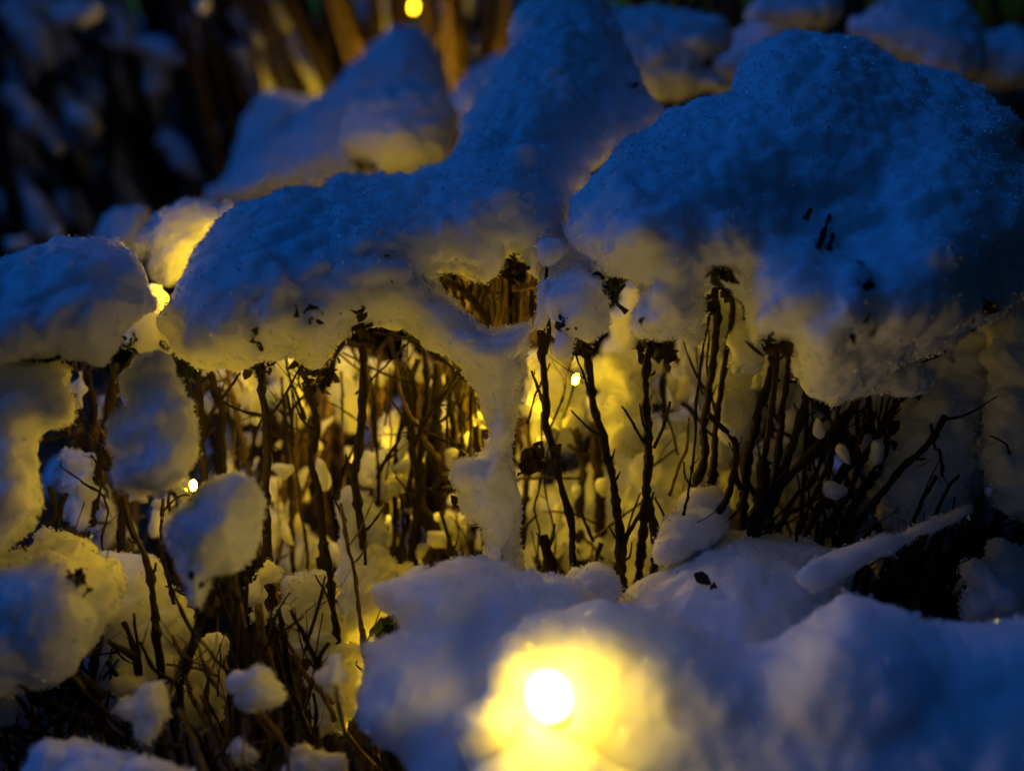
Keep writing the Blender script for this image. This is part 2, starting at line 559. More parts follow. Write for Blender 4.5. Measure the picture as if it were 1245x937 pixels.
snow('snow_lump', 'round snow cap tucked under the left edge of the big mound, between green leaf tips',
     [(668, 345), (685, 325), (710, 320), (735, 335), (742, 365), (738, 395), (720, 412), (690, 408), (672, 385)], 0.44, T=0.022, Tb=0.02, k=0.4, grains=0.2)
snow('snow_lump', 'tiny bluish snow bead on a twig below the round cap', blob(688, 413, 13, 15), 0.44, T=0.006, grains=0.2, jit=1)
snow('snow_lump', 'small blue snow blob stuck to the upright stem just right of the dark hollow', blob(667, 313, 12, 14), 0.45, T=0.006, grains=0.2, jit=1)
snow('snow_lump', 'narrow blue snow sleeve clinging to the upright stem below the small blob', [(652, 350), (668, 340), (674, 360), (668, 395), (652, 398)], 0.455, T=0.008, grains=0.2, jit=1)
snow('snow_lump', 'grey lavender snow chip in the fork of the thick upright stem', blob(673, 400, 12, 14), 0.465, T=0.007, grains=0.2, jit=1)
snow('snow_lump', 'tiny lavender snow bead low on the thick forked stem beside the lit bulb', blob(670, 503, 7, 9), 0.49, T=0.004, grains=0.2, jit=1)
snow('snow_lump', 'small blue snow cap topping a broken stub above the blue hollowed drift', blob(788, 600, 15, 10), 0.485, T=0.008, grains=0.2, jit=1)

snow('snow_mound', 'smooth blue-grey snow mound cut by the left picture edge, thin dark twig under it',
     [(-60, 330), (0, 312), (40, 298), (90, 288), (132, 290), (165, 310), (178, 338), (186, 370), (170, 392), (152, 402), (150, 420), (122, 446), (82, 442), (40, 440), (-60, 452)],
     0.41, T=0.035, Tb=0.04, k=0.7, lobes=[(60, 370, 70, .008), (140, 360, 50, .006)], grains=0.2)
snow('snow_drift', 'brownish snow column hanging down the left picture edge below the smooth mound',
     [(-60, 425), (40, 430), (84, 440), (88, 470), (84, 518), (55, 530), (48, 560), (60, 600), (45, 640), (20, 668), (-60, 690)],
     0.415, T=0.03, Tb=0.02, k=0.1, lobes=[(20, 580, 50, .008)], grains=0.15)
snow('snow_clump', 'bright yellow frosted snow lump lit from below between the left mound and the drift',
     [(164, 290), (185, 260), (225, 243), (258, 246), (297, 248), (290, 268), (262, 285), (238, 312), (215, 340), (200, 352), (183, 322)], 0.56, T=0.018, Tb=0.02, k=0.3, grains=0.3,
     lobes=[(210, 290, 30, .004), (258, 275, 20, .003)])
snow('snow_clump', 'yellow snow wedge in the gap under the bright frosted lump',
     [(165, 345), (190, 350), (210, 370), (214, 405), (208, 434), (180, 436), (150, 424), (152, 398)], 0.50, T=0.010, grains=0.2)
snow('snow_clump', 'upright blue oval snow clump with a sparkling rim standing alone left of the stems',
     [(150, 445), (160, 432), (185, 429), (210, 440), (228, 470), (240, 500), (243, 548), (225, 585), (195, 602), (170, 590), (145, 585), (150, 562), (128, 537), (134, 512), (158, 488), (146, 470)],
     0.392, T=0.018, Tb=0.02, k=0.55, lobes=[(180, 500, 35, .006), (205, 560, 35, .006)], grains=0.3, jit=4)
snow('snow_clump', 'small grey frosted chip under the upright blue oval clump', [(142, 570), (165, 562), (190, 575), (188, 597), (150, 598)], 0.395, T=0.010, grains=0.3, jit=4)
snow('snow_clump', 'blue and amber snow ball with a glinting point of light at its upper left',
     [(198, 650), (200, 630), (222, 606), (250, 586), (290, 574), (308, 588), (316, 615), (312, 650), (305, 678), (285, 700), (262, 705), (245, 735), (222, 725), (212, 690)],
     0.385, T=0.020, Tb=0.022, k=0.3, lobes=[(250, 640, 45, .006)], grains=0.3, jit=4)
snow('snow_mound', 'tan snow mound at the left picture edge with a dark leaf tip on its face',
     [(-60, 690), (20, 665), (60, 646), (100, 650), (118, 672), (150, 690), (140, 740), (112, 790), (75, 830), (20, 838), (-60, 845)],
     0.40, T=0.03, Tb=0.03, k=0.4, lobes=[(50, 720, 60, .008)], grains=0.15)
snow('snow_clump', 'flat-topped amber snow block behind the forked thin stem in the lower left',
     [(88, 690), (120, 676), (180, 670), (200, 690), (215, 715), (240, 745), (230, 790), (205, 850), (160, 870), (110, 830), (85, 760)], 0.455, T=0.025, k=0.3, grains=0.18, lobes=[(120, 740, 35, .005)])

# foreground drift, out of focus
snow('snow_drift', 'grey-blue foreground snow drift left of the buried glowing bulb, its edge over the dark gap',
     [(452, 715), (475, 700), (505, 688), (550, 680), (590, 682), (640, 690), (680, 700), (720, 715), (740, 760), (700, 830), (640, 870), (600, 960), (590, 1010), (470, 1010), (500, 940), (470, 905), (440, 890), (432, 850),
      (445, 800), (440, 785), (470, 772), (490, 765), (470, 742)],
     0.375, T=0.030, Tb=0.04, k=0.65, yref=900, lobes=[(520, 740, 70, .004)], grains=0.12, jit=3, amp=0.6, mat=M_SOFT)
snow('snow_drift', 'broad foreground drift, blue at right, glowing yellow round the large sunken bulb',
     [(546, 885), (552, 860), (582, 845), (590, 805), (604, 778), (640, 752), (700, 736), (760, 730), (820, 748), (870, 772), (915, 785), (960, 763), (1000, 736), (1030, 722), (1080, 735), (1140, 752),
      (1200, 755), (1310, 752), (1340, 900), (1330, 1040), (1000, 1050), (760, 1040), (650, 1040), (600, 990), (562, 930)],
     0.350, T=0.024, Tb=0.06, k=0.55, kx=0.02, yref=900, lobes=[(585, 880, 40, .012), (612, 800, 45, .009), (1040, 800, 110, .006), (800, 830, 120, .003)], grains=0.08, amp=0.42, sm=8, mat=M_SOFT)
snow('snow_drift', 'bright yellow snow lip in front of the buried bulb at the bottom picture edge',
     [(545, 985), (572, 938), (606, 898), (634, 862), (652, 866), (672, 882), (692, 886), (720, 900), (780, 930), (830, 980), (820, 1040), (600, 1040)], 0.322, T=0.020, Tb=0.03, k=0.7, yref=960, grains=0.06, amp=0.5, mat=M_SOFT)
snow('snow_drift', 'deep blue hollowed snow drift in the middle distance right of the yellow glow',
     [(735, 745), (760, 720), (800, 690), (850, 655), (900, 640), (945, 645), (1000, 660), (1030, 672), (1040, 700), (1010, 760), (960, 800), (860, 820), (770, 800)],
     0.43, T=0.022, Tb=0.05, k=1.0, yref=780, lobes=[(820, 670, 40, .006), (900, 690, 80, .008)], grains=0.15, amp=0.7)
snow('snow_clump', 'small blue snow pad against the stem feet behind the yellow glow', [(640, 725), (690, 700), (712, 685), (740, 695), (760, 720), (740, 745), (690, 745)], 0.43, T=0.016, k=0.6, grains=0.15)
snow('snow_clump', 'blue snow shoulder between the thin stalk and the hollowed drift', [(800, 640), (830, 610), (850, 596), (880, 602), (890, 635), (870, 670), (820, 690), (795, 680)], 0.455, T=0.016, k=0.6, grains=0.15)
snow('snow_strip', 'long thin strip of blue snow lying along a slanting branch on the right',
     [(965, 705), (985, 680), (1030, 664), (1070, 650), (1110, 640), (1150, 622), (1182, 610), (1188, 618), (1160, 634), (1120, 652), (1075, 674), (1035, 700), (990, 720)], 0.418, T=0.006, Tb=0.006, k=0.5, grains=0.15, amp=0.35, vox=0.0014)

# snow behind the drift
snow('snow_mound', 'peaked blue snow ridge rising behind the ball-shaped mound in the upper left',
     [(255, 245), (300, 195), (350, 150), (390, 118), (430, 78), (460, 48), (482, 32), (510, 36), (532, 60), (545, 100), (560, 140), (520, 220), (400, 240)], 0.94, T=0.06, k=0.8, grains=0.04, sm=5)
snow('snow_mound', 'ball-shaped blue snow mound with a dark notch, behind the top of the largest drift',
     [(412, 165), (420, 135), (445, 110), (490, 98), (530, 105), (553, 135), (556, 165), (535, 200), (490, 215), (450, 208), (430, 195)], 0.76, T=0.05, k=0.5, grains=0.05, sm=4)
snow('snow_mound', 'dark navy snow hump left of the peaked ridge', [(255, 250), (285, 190), (292, 150), (315, 120), (345, 112), (385, 125), (390, 165), (340, 230), (290, 260)], 1.0, T=0.06, k=0.6, grains=0.02, sm=5)
snow('snow_mound', 'low dim blue snow hump just above the left mound', [(110, 310), (120, 270), (145, 252), (175, 255), (190, 290), (170, 320)], 0.75, T=0.03, k=0.4, grains=0.03)
snow('snow_mound', 'ash brown snow ledge behind the peaked ridge, under the far yellow bulb', [(545, 150), (560, 100), (590, 75), (640, 60), (650, 110), (600, 160)], 0.92, T=0.04, k=0.5, grains=0.03)
snow('snow_ridge', 'dark navy snow ridge behind the top of the largest drift',
     [(690, -20), (740, 5), (800, 8), (850, 12), (885, 30), (890, 60), (865, 80), (890, 95), (880, 112), (840, 118), (800, 128), (760, 118), (700, 80)], 0.72, T=0.04, k=0.6, grains=0.08)
snow('snow_ridge', 'dusky snow hump directly left of the big right mound top', [(850, 95), (875, 55), (900, 30), (940, 22), (975, 30), (980, 60), (940, 90), (890, 115)], 0.80, T=0.035, k=0.6, grains=0.06)
snow('snow_ridge', 'blue snow hump cut by the top picture edge right of centre', [(905, 20), (930, -10), (980, -20), (1020, 0), (1010, 30), (960, 40)], 0.78, T=0.035, k=0.6, grains=0.04)
snow('snow_ridge', 'pale blue snow bank behind the crest of the big right mound', [(1030, 40), (1060, 10), (1100, -10), (1160, -5), (1190, 30), (1200, 80), (1160, 100), (1090, 75)], 0.80, T=0.035, k=0.7, grains=0.06)
snow('snow_ridge', 'dim round snow hump at the upper right edge beside the black gap', [(1160, 70), (1180, 45), (1220, 35), (1260, 45), (1280, 90), (1240, 110), (1190, 105)], 0.88, T=0.03, k=0.6, grains=0.04)

# ------------------------------------------------------------------ snow lodged inside, behind the stems
I = [
 ('broad amber snow bank glowing behind the central stems', [(622, 565), (645, 578), (670, 590), (700, 576), (738, 566), (765, 600), (775, 660), (780, 740), (640, 735), (615, 650)], .555, .02, .5),
 ('taupe snow bank behind the thin bare stalk', [(742, 570), (765, 525), (800, 498), (880, 486), (905, 600), (885, 650), (830, 700), (765, 740), (750, 650)], .535, .022, .4),
 ('grey-blue snow block wedged between the two central stems', [(728, 443), (745, 432), (775, 432), (798, 445), (798, 480), (782, 540), (745, 552), (733, 500)], .52, .018, .3),
 ('bright yellow upright snow slab seen through the slot beside the round cap', [(737, 380), (752, 372), (765, 345), (780, 338), (782, 380), (772, 437), (736, 437)], .60, .012, .0),
 ('yellow snow clump behind the thin bare stalk', [(798, 480), (812, 440), (830, 400), (855, 385), (874, 400), (866, 480), (830, 492)], .60, .016, .1),
 ('golden snow lump directly behind the small bright bulb', [(655, 440), (700, 430), (722, 450), (726, 505), (700, 545), (655, 540), (645, 490)], .60, .018, .1),
 ('orange-tinged snow face right of the pillar', [(640, 430), (670, 415), (690, 435), (680, 500), (640, 560), (628, 520)], .58, .014, .1),
 ('grey snow nub in front of the golden lump', [(655, 470), (690, 462), (700, 500), (680, 520), (655, 505)], .53, .010, .2),
 ('yellow five-sided snow patch under the left part of the largest drift', [(262, 455), (285, 440), (305, 452), (318, 480), (312, 512), (285, 500), (265, 480)], .58, .014, .2),
 ('mottled yellow snow patch right of the thickest cavity stem', [(330, 450), (350, 438), (368, 450), (374, 510), (350, 525), (330, 500)], .60, .016, .1),
 ('tall mottled yellow snow patch in the middle of the cavity', [(404, 440), (420, 422), (440, 430), (446, 500), (430, 530), (408, 520)], .60, .016, .1),
 ('wedge of yellow snow beside the knotted stem top', [(447, 440), (458, 432), (480, 448), (470, 478), (450, 470)], .58, .012, .1),
 ('rough yellow snow strip under the arch of the drift', [(484, 415), (498, 412), (515, 445), (516, 465), (495, 450)], .60, .012, .1),
 ('bright yellow sloping snow face low in the cavity', [(456, 510), (484, 498), (492, 530), (500, 570), (496, 600), (470, 560)], .57, .014, .1),
 ('grey snow ball in front of the bright sloping face', [(435, 560), (448, 545), (475, 548), (494, 575), (492, 600), (470, 614), (445, 600)], .53, .014, .3),
 ('yellow snow block with a short stick before it, left of the pillar foot', [(527, 628), (545, 616), (572, 618), (575, 645), (562, 660), (540, 650)], .55, .012, .2),
 ('tall grey-brown snow slab with a long black stick before it', [(413, 605), (432, 592), (462, 615), (474, 640), (472, 680), (500, 692), (470, 720), (445, 790), (418, 780), (405, 690)], .49, .016, .3),
 ('yellow snow pad beside the amber-blue ball', [(312, 640), (325, 620), (340, 625), (342, 660), (322, 675)], .57, .012, .2),
 ('soft tan snow pad deep in the cavity bottom', [(345, 660), (370, 648), (395, 655), (398, 690), (365, 700), (345, 685)], .60, .014, .2),
 ('flat tan snow plate behind the crossed twigs', [(340, 712), (360, 703), (396, 702), (412, 750), (402, 800), (360, 800), (345, 760)], .47, .014, .2),
 ('egg-shaped tan snow plate in the lower left thicket', [(222, 805), (240, 778), (258, 765), (276, 780), (282, 840), (262, 885), (230, 890)], .47, .014, .1),
 ('grey snow chunk behind the two thin crossing twigs on the left', [(68, 555), (100, 545), (122, 548), (124, 595), (100, 640), (72, 620)], .50, .014, .2),
 ('bright yellow snow pane left of the upright dark stem', [(108, 612), (120, 598), (140, 605), (148, 640), (140, 668), (115, 665)], .57, .012, .1),
 ('narrow yellow snow pane right of the upright dark stem', [(152, 620), (165, 625), (172, 660), (155, 668)], .57, .010, .1),
 ('small bright yellow snow chip beside the glinting bulb', [(190, 605), (205, 606), (209, 622), (200, 632), (190, 618)], .52, .006, .1),
 ('dim grey snow stack left of the slanting black stems', [(872, 440), (895, 420), (920, 450), (935, 520), (900, 570), (865, 540)], .51, .018, .2),
 ('rounded dull snow boss with glints among the slanting stems', [(945, 465), (965, 445), (985, 455), (990, 500), (970, 560), (945, 540)], .55, .016, .2),
 ('brown snow block low between the slanting stems', [(955, 600), (985, 570), (1020, 565), (1035, 610), (1010, 660), (960, 670), (935, 650)], .56, .018, .3),
 ('olive snow knob in the crook of the long slanting stem', [(1030, 510), (1045, 470), (1070, 448), (1095, 460), (1100, 500), (1070, 525)], .52, .016, .2),
 ('long grey snow shelf behind the slanting stems', [(870, 560), (910, 535), (960, 540), (1000, 590), (960, 620), (890, 610)], .54, .016, .4),
 ('dark slate snow wall right of the long slanting stem', [(1085, 500), (1110, 450), (1170, 410), (1215, 400), (1230, 480), (1200, 580), (1150, 640), (1080, 640), (1050, 580)], .485, .025, .3),
 ('brown-black snow wall at the right picture edge', [(1200, 390), (1240, 350), (1300, 340), (1320, 560), (1250, 640), (1190, 560)], .47, .025, .3),
 ('orange-lit snow ledge at the right picture edge', [(1185, 405), (1200, 375), (1225, 352), (1262, 345), (1260, 375), (1215, 390)], .50, .012, .3),
 ('dim indigo snow lump above the lower right foreground drift', [(1175, 700), (1195, 665), (1230, 655), (1275, 660), (1280, 760), (1180, 765)], .44, .018, .4),
 ('slim golden snow sliver in the stems above the blue hollowed drift', [(897, 615), (903, 592), (918, 588), (916, 605), (905, 630), (896, 632)], .55, .006, .0),
 ('golden snow flake halfway down the slanting stems', [(945, 520), (965, 502), (990, 500), (992, 520), (970, 528)], .56, .006, .0),
 ('small ochre snow chip right of the black stem bundle', [(1072, 600), (1085, 592), (1088, 612), (1074, 620)], .54, .006, .0),
 ('little golden snow chip at the foot of the far right stems', [(1160, 700), (1172, 692), (1182, 715), (1165, 720), (1145, 728)], .52, .006, .0),
 ('upright rust-lit snow sliver at the far right stems', [(1220, 620), (1228, 602), (1232, 615), (1226, 628), (1218, 632)], .50, .005, .0),
 ('white frosted snow puff on a straw stalk in the lower left', [(285, 820), (300, 805), (322, 808), (336, 825), (352, 838), (345, 852), (322, 862), (300, 855), (290, 840)], .385, .012, .1),
 ('white shell-shaped snow puff with a straw twig across it', [(130, 850), (150, 842), (180, 840), (202, 852), (205, 885), (190, 908), (170, 905), (150, 885)], .39, .014, .1),
 ('cream snow lump at the bottom edge right of the straw stalks', [(345, 935), (352, 910), (375, 900), (398, 910), (410, 940), (400, 960), (350, 960)], .385, .012, .2),
 ('small cream snow lump pierced by a straw twig at the bottom edge', [(270, 905), (290, 898), (312, 905), (314, 922), (280, 928)], .39, .008, .2),
 ('pale snow bank at the bottom left edge', [(45, 925), (80, 900), (120, 895), (150, 910), (220, 925), (250, 960), (240, 990), (60, 990)], .37, .018, .4),
 ('yellow snow tuft on the tip of a leaning straw twig', [(396, 810), (400, 795), (414, 790), (422, 802), (415, 815), (410, 830), (402, 828)], .385, .005, .0),
 ('tan snow slab behind the leaning straw twig', [(365, 830), (385, 800), (410, 790), (440, 790), (445, 860), (420, 900), (380, 890)], .46, .014, .2),
 ('grey snow scrap under the wedge of twigs at the lower left', [(120, 838), (135, 805), (148, 795), (175, 815), (178, 840), (140, 842)], .43, .010, .2),
 ('dim blue snow scrap by the left edge among black twigs', [(-10, 860), (5, 845), (28, 868), (20, 880), (-10, 885)], .41, .006, .2),
 ('tan snow plume around the pale stalk under the amber-blue ball', [(300, 730), (312, 695), (330, 690), (338, 710), (325, 740), (325, 770), (308, 765)], .44, .008, .1),
]
for lab, poly, d, T, k in I:
    snow('snow_clump', lab, poly, d, T=T, Tb=T, k=k, grains=0.2, jit=6, amp=1.5)

# anonymous lumps filling the depth behind the stems
GF = 'snow lumps deep inside the shrubs'
for i in range(46):
    px = rng.uniform(20, 1240); py = rng.uniform(440, 900); d = rng.uniform(.66, .85)
    if px > 440 and py > 740: continue
    snow('snow_lump', 'dim snow lump deep behind the crowded stems', blob(px, py, rng.uniform(14, 36), rng.uniform(18, 45), rng.uniform(-25, 25)), d, T=0.02, k=0.2, grains=0.0,
         vox=0.0035, group=GF, cat='snow')

# ------------------------------------------------------------------ shrubs and stems
GS = 'bare clipped shrubs holding up the snow'
def shrub(name, label, px, py, d, group=GS):
    p = P(px, py, d)
    o = empty(name, (p[0], p[1], GROUND)); tag(o, label, 'shrub', group)
    return o

def fill(parent, n, xr, yt, yb, dr, lean, r=(2.2, 6), mat=None, cl=0.2, twigs=0.7):
    for _ in range(n):
        x = rng.uniform(*xr); y0 = rng.uniform(*yt); y1 = rng.uniform(*yb); d = rng.uniform(*dr)
        dx = rng.normal(lean, 24)
        mid = (x + dx * 0.55 + rng.normal() * 11, (y0 + y1) / 2)
        stem(parent, [(x + dx, y0), mid, (x, y1)], d, rng.uniform(*r), mat or (M_STRAW if rng.random() < cl else M_BARK), twigs=twigs)

# central shrub
c = shrub('bare_shrub', 'dark bare shrub in the centre right of the snow pillar', 750, 700, .49)
for pts, d, r in [
    ([(655, 385), (660, 425), (668, 480), (676, 540), (690, 600), (698, 640), (702, 690)], .475, 7),
    ([(665, 325), (664, 380), (667, 400), (662, 430)], .46, 4.5),
    ([(712, 415), (718, 450), (724, 490), (738, 545), (748, 590), (752, 640), (756, 720)], .475, 8.5),
    ([(792, 410), (786, 450), (786, 500), (788, 545), (786, 592)], .47, 8),
    ([(788, 605), (794, 640), (796, 690), (790, 720)], .475, 7.5),
    ([(786, 615), (770, 640), (758, 665)], .475, 5),
    ([(756, 495), (772, 522), (785, 540)], .47, 2.6),
    ([(814, 488), (806, 520), (795, 545)], .47, 2.6),
    ([(862, 385), (852, 450), (845, 500), (840, 560), (834, 600)], .455, 2.8),
    ([(646, 450), (660, 490), (668, 530), (676, 560)], .48, 3.2),
    ([(658, 500), (662, 560), (652, 620), (658, 680)], .50, 2.0),
    ([(668, 540), (664, 580), (676, 640), (668, 690)], .505, 1.8),
    ([(688, 395), (700, 430), (710, 455), (722, 490)], .47, 2.0),
    ([(731, 660), (722, 690), (715, 720)], .49, 4.5),
    ([(868, 335), (872, 380), (870, 420), (862, 480), (858, 560), (850, 640)], .48, 7.5),
    ([(660, 650), (668, 690), (672, 725)], .48, 12), ([(700, 520), (708, 560), (705, 600)], .56, 9), ([(722, 515), (726, 560), (730, 600)], .55, 10), ([(640, 515), (645, 545), (638, 600)], .55, 7),
    ([(690, 540), (712, 552), (740, 548)], .55, 5), ([(810, 425), (806, 470), (812, 520)], .55, 6), ([(815, 500), (830, 490), (845, 505)], .55, 4),
    ([(760, 345), (748, 365), (762, 380)], .47, 3),
    ]:
    stem(c, pts, d, r, M_BARK, ground=pts[-1][1] > 590, twigs=0.6)
fill(c, 16, (640, 900), (430, 520), (700, 730), (.60, .72), 0, r=(2, 5))

# cavity shrub
c = shrub('bare_shrub', 'dense shrub of upright brown stems inside the cavity under the largest drift', 420, 700, .55)
for pts, d, r in [
    ([(240, 450), (244, 500), (246, 560), (250, 600)], .47, 5.5),
    ([(228, 455), (236, 490), (238, 520)], .48, 2.5),
    ([(256, 452), (270, 500), (272, 560), (275, 640)], .52, 9),
    ([(318, 440), (320, 500), (320, 560), (318, 640), (322, 700)], .47, 8.5),
    ([(268, 470), (300, 500), (330, 515)], .55, 3),
    ([(365, 440), (376, 470), (385, 520), (380, 560), (395, 640), (390, 700)], .49, 7),
    ([(440, 400), (442, 450), (440, 510), (432, 580), (440, 640)], .49, 8),
    ([(432, 395), (408, 430), (398, 470)], .47, 4),
    ([(455, 405), (500, 415), (540, 440), (585, 480)], .48, 2.6),
    ([(480, 440), (490, 480), (515, 530), (535, 560)], .50, 3.2),
    ([(515, 420), (518, 470), (510, 540), (505, 640), (500, 690)], .52, 8),
    ([(532, 440), (530, 500), (525, 560), (530, 620)], .53, 11),
    ([(545, 455), (550, 500), (548, 560)], .52, 5),
    ([(560, 455), (562, 520), (556, 580)], .53, 5),
    ([(575, 470), (575, 520), (570, 570)], .52, 3.5),
    ([(500, 450), (502, 520), (512, 580), (505, 640), (500, 700)], .51, 5),
    ([(535, 620), (550, 670), (556, 700)], .50, 4),
    ([(500, 600), (530, 650), (560, 690)], .52, 11),
    ([(414, 612), (420, 660), (430, 710), (436, 760)], .44, 4),
    ([(438, 760), (443, 790)], .44, 3.5),
    ([(395, 660), (402, 700), (405, 740)], .46, 7),
    ]:
    stem(c, pts, d, r, M_BARK if r > 4 or rng.random() < .6 else M_STRAW, ground=pts[-1][1] > 630, twigs=0.5)
fill(c, 90, (250, 600), (420, 500), (640, 720), (.62, .80), 0, r=(2.5, 8), cl=0.4)
fill(c, 14, (250, 590), (430, 480), (640, 720), (.52, .57), 0, r=(2, 5.5), cl=0.3)

# left rear shrub
c = shrub('bare_shrub', 'brown bare shrub between the left snow column and the upright oval clump', 150, 690, .5)
for pts, d, r in [
    ([(140, 440), (130, 520), (125, 560), (112, 640)], .50, 7),
    ([(118, 560), (150, 590), (148, 660)], .50, 8),
    ([(150, 600), (160, 640), (178, 680), (190, 740), (192, 790)], .43, 6.5),
    ([(72, 565), (100, 585), (128, 605)], .47, 1.6),
    ([(126, 600), (132, 625), (125, 665)], .48, 2.4),
    ([(50, 536), (68, 530), (84, 525)], .42, 3.5),
    ([(198, 605), (195, 650), (200, 690)], .45, 4),
    ([(150, 418), (165, 430), (150, 450)], .46, 4),
    ([(105, 450), (115, 500), (110, 560)], .52, 6), ([(135, 450), (138, 480), (128, 520)], .53, 6),
    ([(60, 590), (66, 620), (55, 660)], .44, 5), ([(80, 600), (70, 640), (95, 655)], .46, 6),
    ]:
    stem(c, pts, d, r, M_BARK, ground=pts[-1][1] > 640, twigs=0.7)
fill(c, 40, (60, 250), (430, 520), (640, 720), (.58, .72), 0, r=(2.5, 7), cl=0.5)

# lower left thicket
c = shrub('bare_shrub', 'tangled low thicket of dark and straw twigs in the lower left corner', 220, 900, .42)
for pts, d, r, mt in [
    ([(262, 700), (248, 745), (232, 790), (222, 815)], .415, 8, M_BARK), ([(224, 815), (216, 860), (212, 900)], .42, 5, M_BARK),
    ([(278, 700), (282, 780), (284, 860), (285, 905)], .42, 6, M_BARK), ([(300, 700), (296, 760), (300, 830)], .43, 4, M_BARK),
    ([(312, 735), (322, 790), (336, 830)], .43, 7, M_STRAW), ([(338, 740), (350, 800), (362, 850), (385, 905)], .425, 5.5, M_BARK),
    ([(354, 740), (372, 775), (388, 810)], .42, 3.5, M_BARK), ([(396, 712), (378, 770)], .425, 2, M_BARK), ([(400, 780), (388, 800), (395, 830)], .42, 5, M_BARK),
    ([(405, 822), (415, 870), (430, 920), (440, 960)], .385, 4.5, M_STRAW), ([(418, 900), (412, 960)], .39, 4, M_STRAW),
    ([(216, 862), (232, 895), (250, 945)], .375, 5, M_STRAW), ([(312, 862), (335, 890), (346, 915), (350, 950)], .38, 4.5, M_STRAW),
    ([(280, 900), (284, 950)], .385, 2.5, M_STRAW), ([(296, 890), (300, 950)], .385, 2.5, M_STRAW),
    ([(150, 755), (160, 775), (170, 830)], .43, 5, M_BARK), ([(163, 745), (166, 780), (172, 840)], .43, 3, M_BARK), ([(120, 775), (112, 820), (118, 860)], .42, 8, M_BARK),
    ([(132, 780), (150, 790), (165, 800)], .42, 6, M_BARK), ([(75, 825), (105, 830), (125, 850)], .41, 9, M_BARK), ([(20, 800), (40, 840), (60, 880)], .41, 4, M_BARK),
    ([(0, 815), (30, 860), (60, 900)], .41, 5, M_BARK), ([(-10, 870), (40, 890), (80, 905)], .41, 4, M_BARK), ([(115, 845), (95, 870), (85, 905)], .42, 6, M_BARK),
    ([(145, 800), (125, 825)], .42, 3, M_BARK), ([(190, 835), (215, 860)], .42, 6, M_BARK), ([(250, 845), (265, 870), (280, 900)], .42, 3, M_BARK),
    ([(45, 785), (65, 795), (72, 802)], .40, 2.2, M_BARK), ([(110, 850), (60, 880), (20, 920)], .42, 4, M_BARK), ([(60, 850), (90, 880), (140, 900)], .42, 5, M_BARK),
    ([(320, 870), (330, 905), (322, 950)], .41, 2, M_STRAW), ([(355, 870), (362, 910), (380, 950)], .41, 5, M_BARK), ([(395, 700), (385, 745), (372, 790)], .43, 3, M_BARK),
    ([(440, 905), (470, 930), (500, 960)], .40, 4, M_BARK), ([(310, 660), (318, 690)], .42, 3, M_BARK),
    ]:
    stem(c, pts, d, r, mt, ground=pts[-1][1] > 850, twigs=0.8)
for _ in range(34):
    x = rng.uniform(-20, 400); y = rng.uniform(800, 930); a_ = rng.uniform(-70, 70); L_ = rng.uniform(25, 80)
    if x > 180: a_ = rng.normal(80, 20)
    dx, dy = L_ * math.cos(math.radians(a_)), L_ * math.sin(math.radians(a_))
    stem(c, [(x - dx, y - abs(dy) - 5), (x + rng.normal() * 6, y), (x + dx, y + abs(dy) * .5 + 5)], rng.uniform(.39, .44), rng.uniform(2, 5), M_BARK if x < 200 or rng.random() < .5 else M_STRAW, ground=False, twigs=2)
fill(c, 26, (0, 440), (760, 860), (930, 990), (.47, .60), 0, r=(2, 5), cl=0.3, twigs=1.2)

# right leaning shrub
c = shrub('bare_shrub', 'black bare shrub leaning hard to the right under the big right mound', 930, 680, .5)
for pts, d, r in [
    ([(1130, 425), (1090, 430), (1060, 445), (1035, 490), (1005, 530), (965, 570), (930, 610), (905, 660)], .47, 8),
    ([(1095, 410), (1078, 430), (1062, 446)], .46, 4), ([(1148, 428), (1115, 442), (1096, 475), (1070, 530), (1030, 600), (990, 670)], .475, 7),
    ([(1060, 500), (1040, 550), (1005, 605), (985, 640)], .48, 9), ([(1080, 530), (1070, 570), (1040, 620), (1015, 680)], .48, 8),
    ([(1150, 505), (1130, 540), (1095, 570), (1060, 610), (1030, 660)], .47, 7), ([(1132, 515), (1136, 545), (1145, 565)], .47, 3), ([(1068, 545), (1062, 590), (1020, 615), (985, 640)], .49, 4),
    ([(862, 505), (885, 525), (895, 545), (888, 600), (872, 640)], .46, 7), ([(885, 345), (890, 380), (882, 430), (874, 480), (868, 560), (870, 650)], .49, 6),
    ([(938, 400), (938, 450), (922, 500), (908, 560), (900, 660)], .485, 8), ([(960, 410), (955, 470), (946, 540), (930, 620), (925, 680)], .49, 6), ([(985, 470), (970, 520), (950, 580), (930, 660)], .48, 8),
    ([(1138, 578), (1120, 605), (1105, 640)], .46, 4.5), ([(1165, 578), (1150, 600), (1135, 630)], .46, 3.5), ([(1000, 555), (985, 590), (960, 615)], .49, 5),
    ([(946, 398), (944, 430), (940, 480)], .46, 6), ([(975, 268), (985, 300), (990, 330)], .46, 4), ([(1046, 325), (1044, 360), (1040, 400)], .45, 4),
    ([(930, 560), (925, 610), (915, 650)], .47, 13), ([(968, 575), (972, 600), (973, 615)], .46, 2), ([(890, 560), (900, 590), (920, 600)], .48, 7), 
    ([(1100, 560), (1080, 620), (1050, 680)], .5, 10), ([(1120, 660), (1090, 690), (1060, 720)], .46, 8), ([(1150, 640), (1120, 690), (1095, 740)], .48, 9), ([(1180, 650), (1150, 690), (1120, 745)], .47, 10),
    ]:
    stem(c, pts, d, r, M_BARK, ground=len(pts) > 2 or pts[-1][1] > 600, twigs=1.0)
fill(c, 24, (890, 1160), (430, 560), (640, 760), (.54, .68), 70, r=(2, 5.5), cl=0.05)

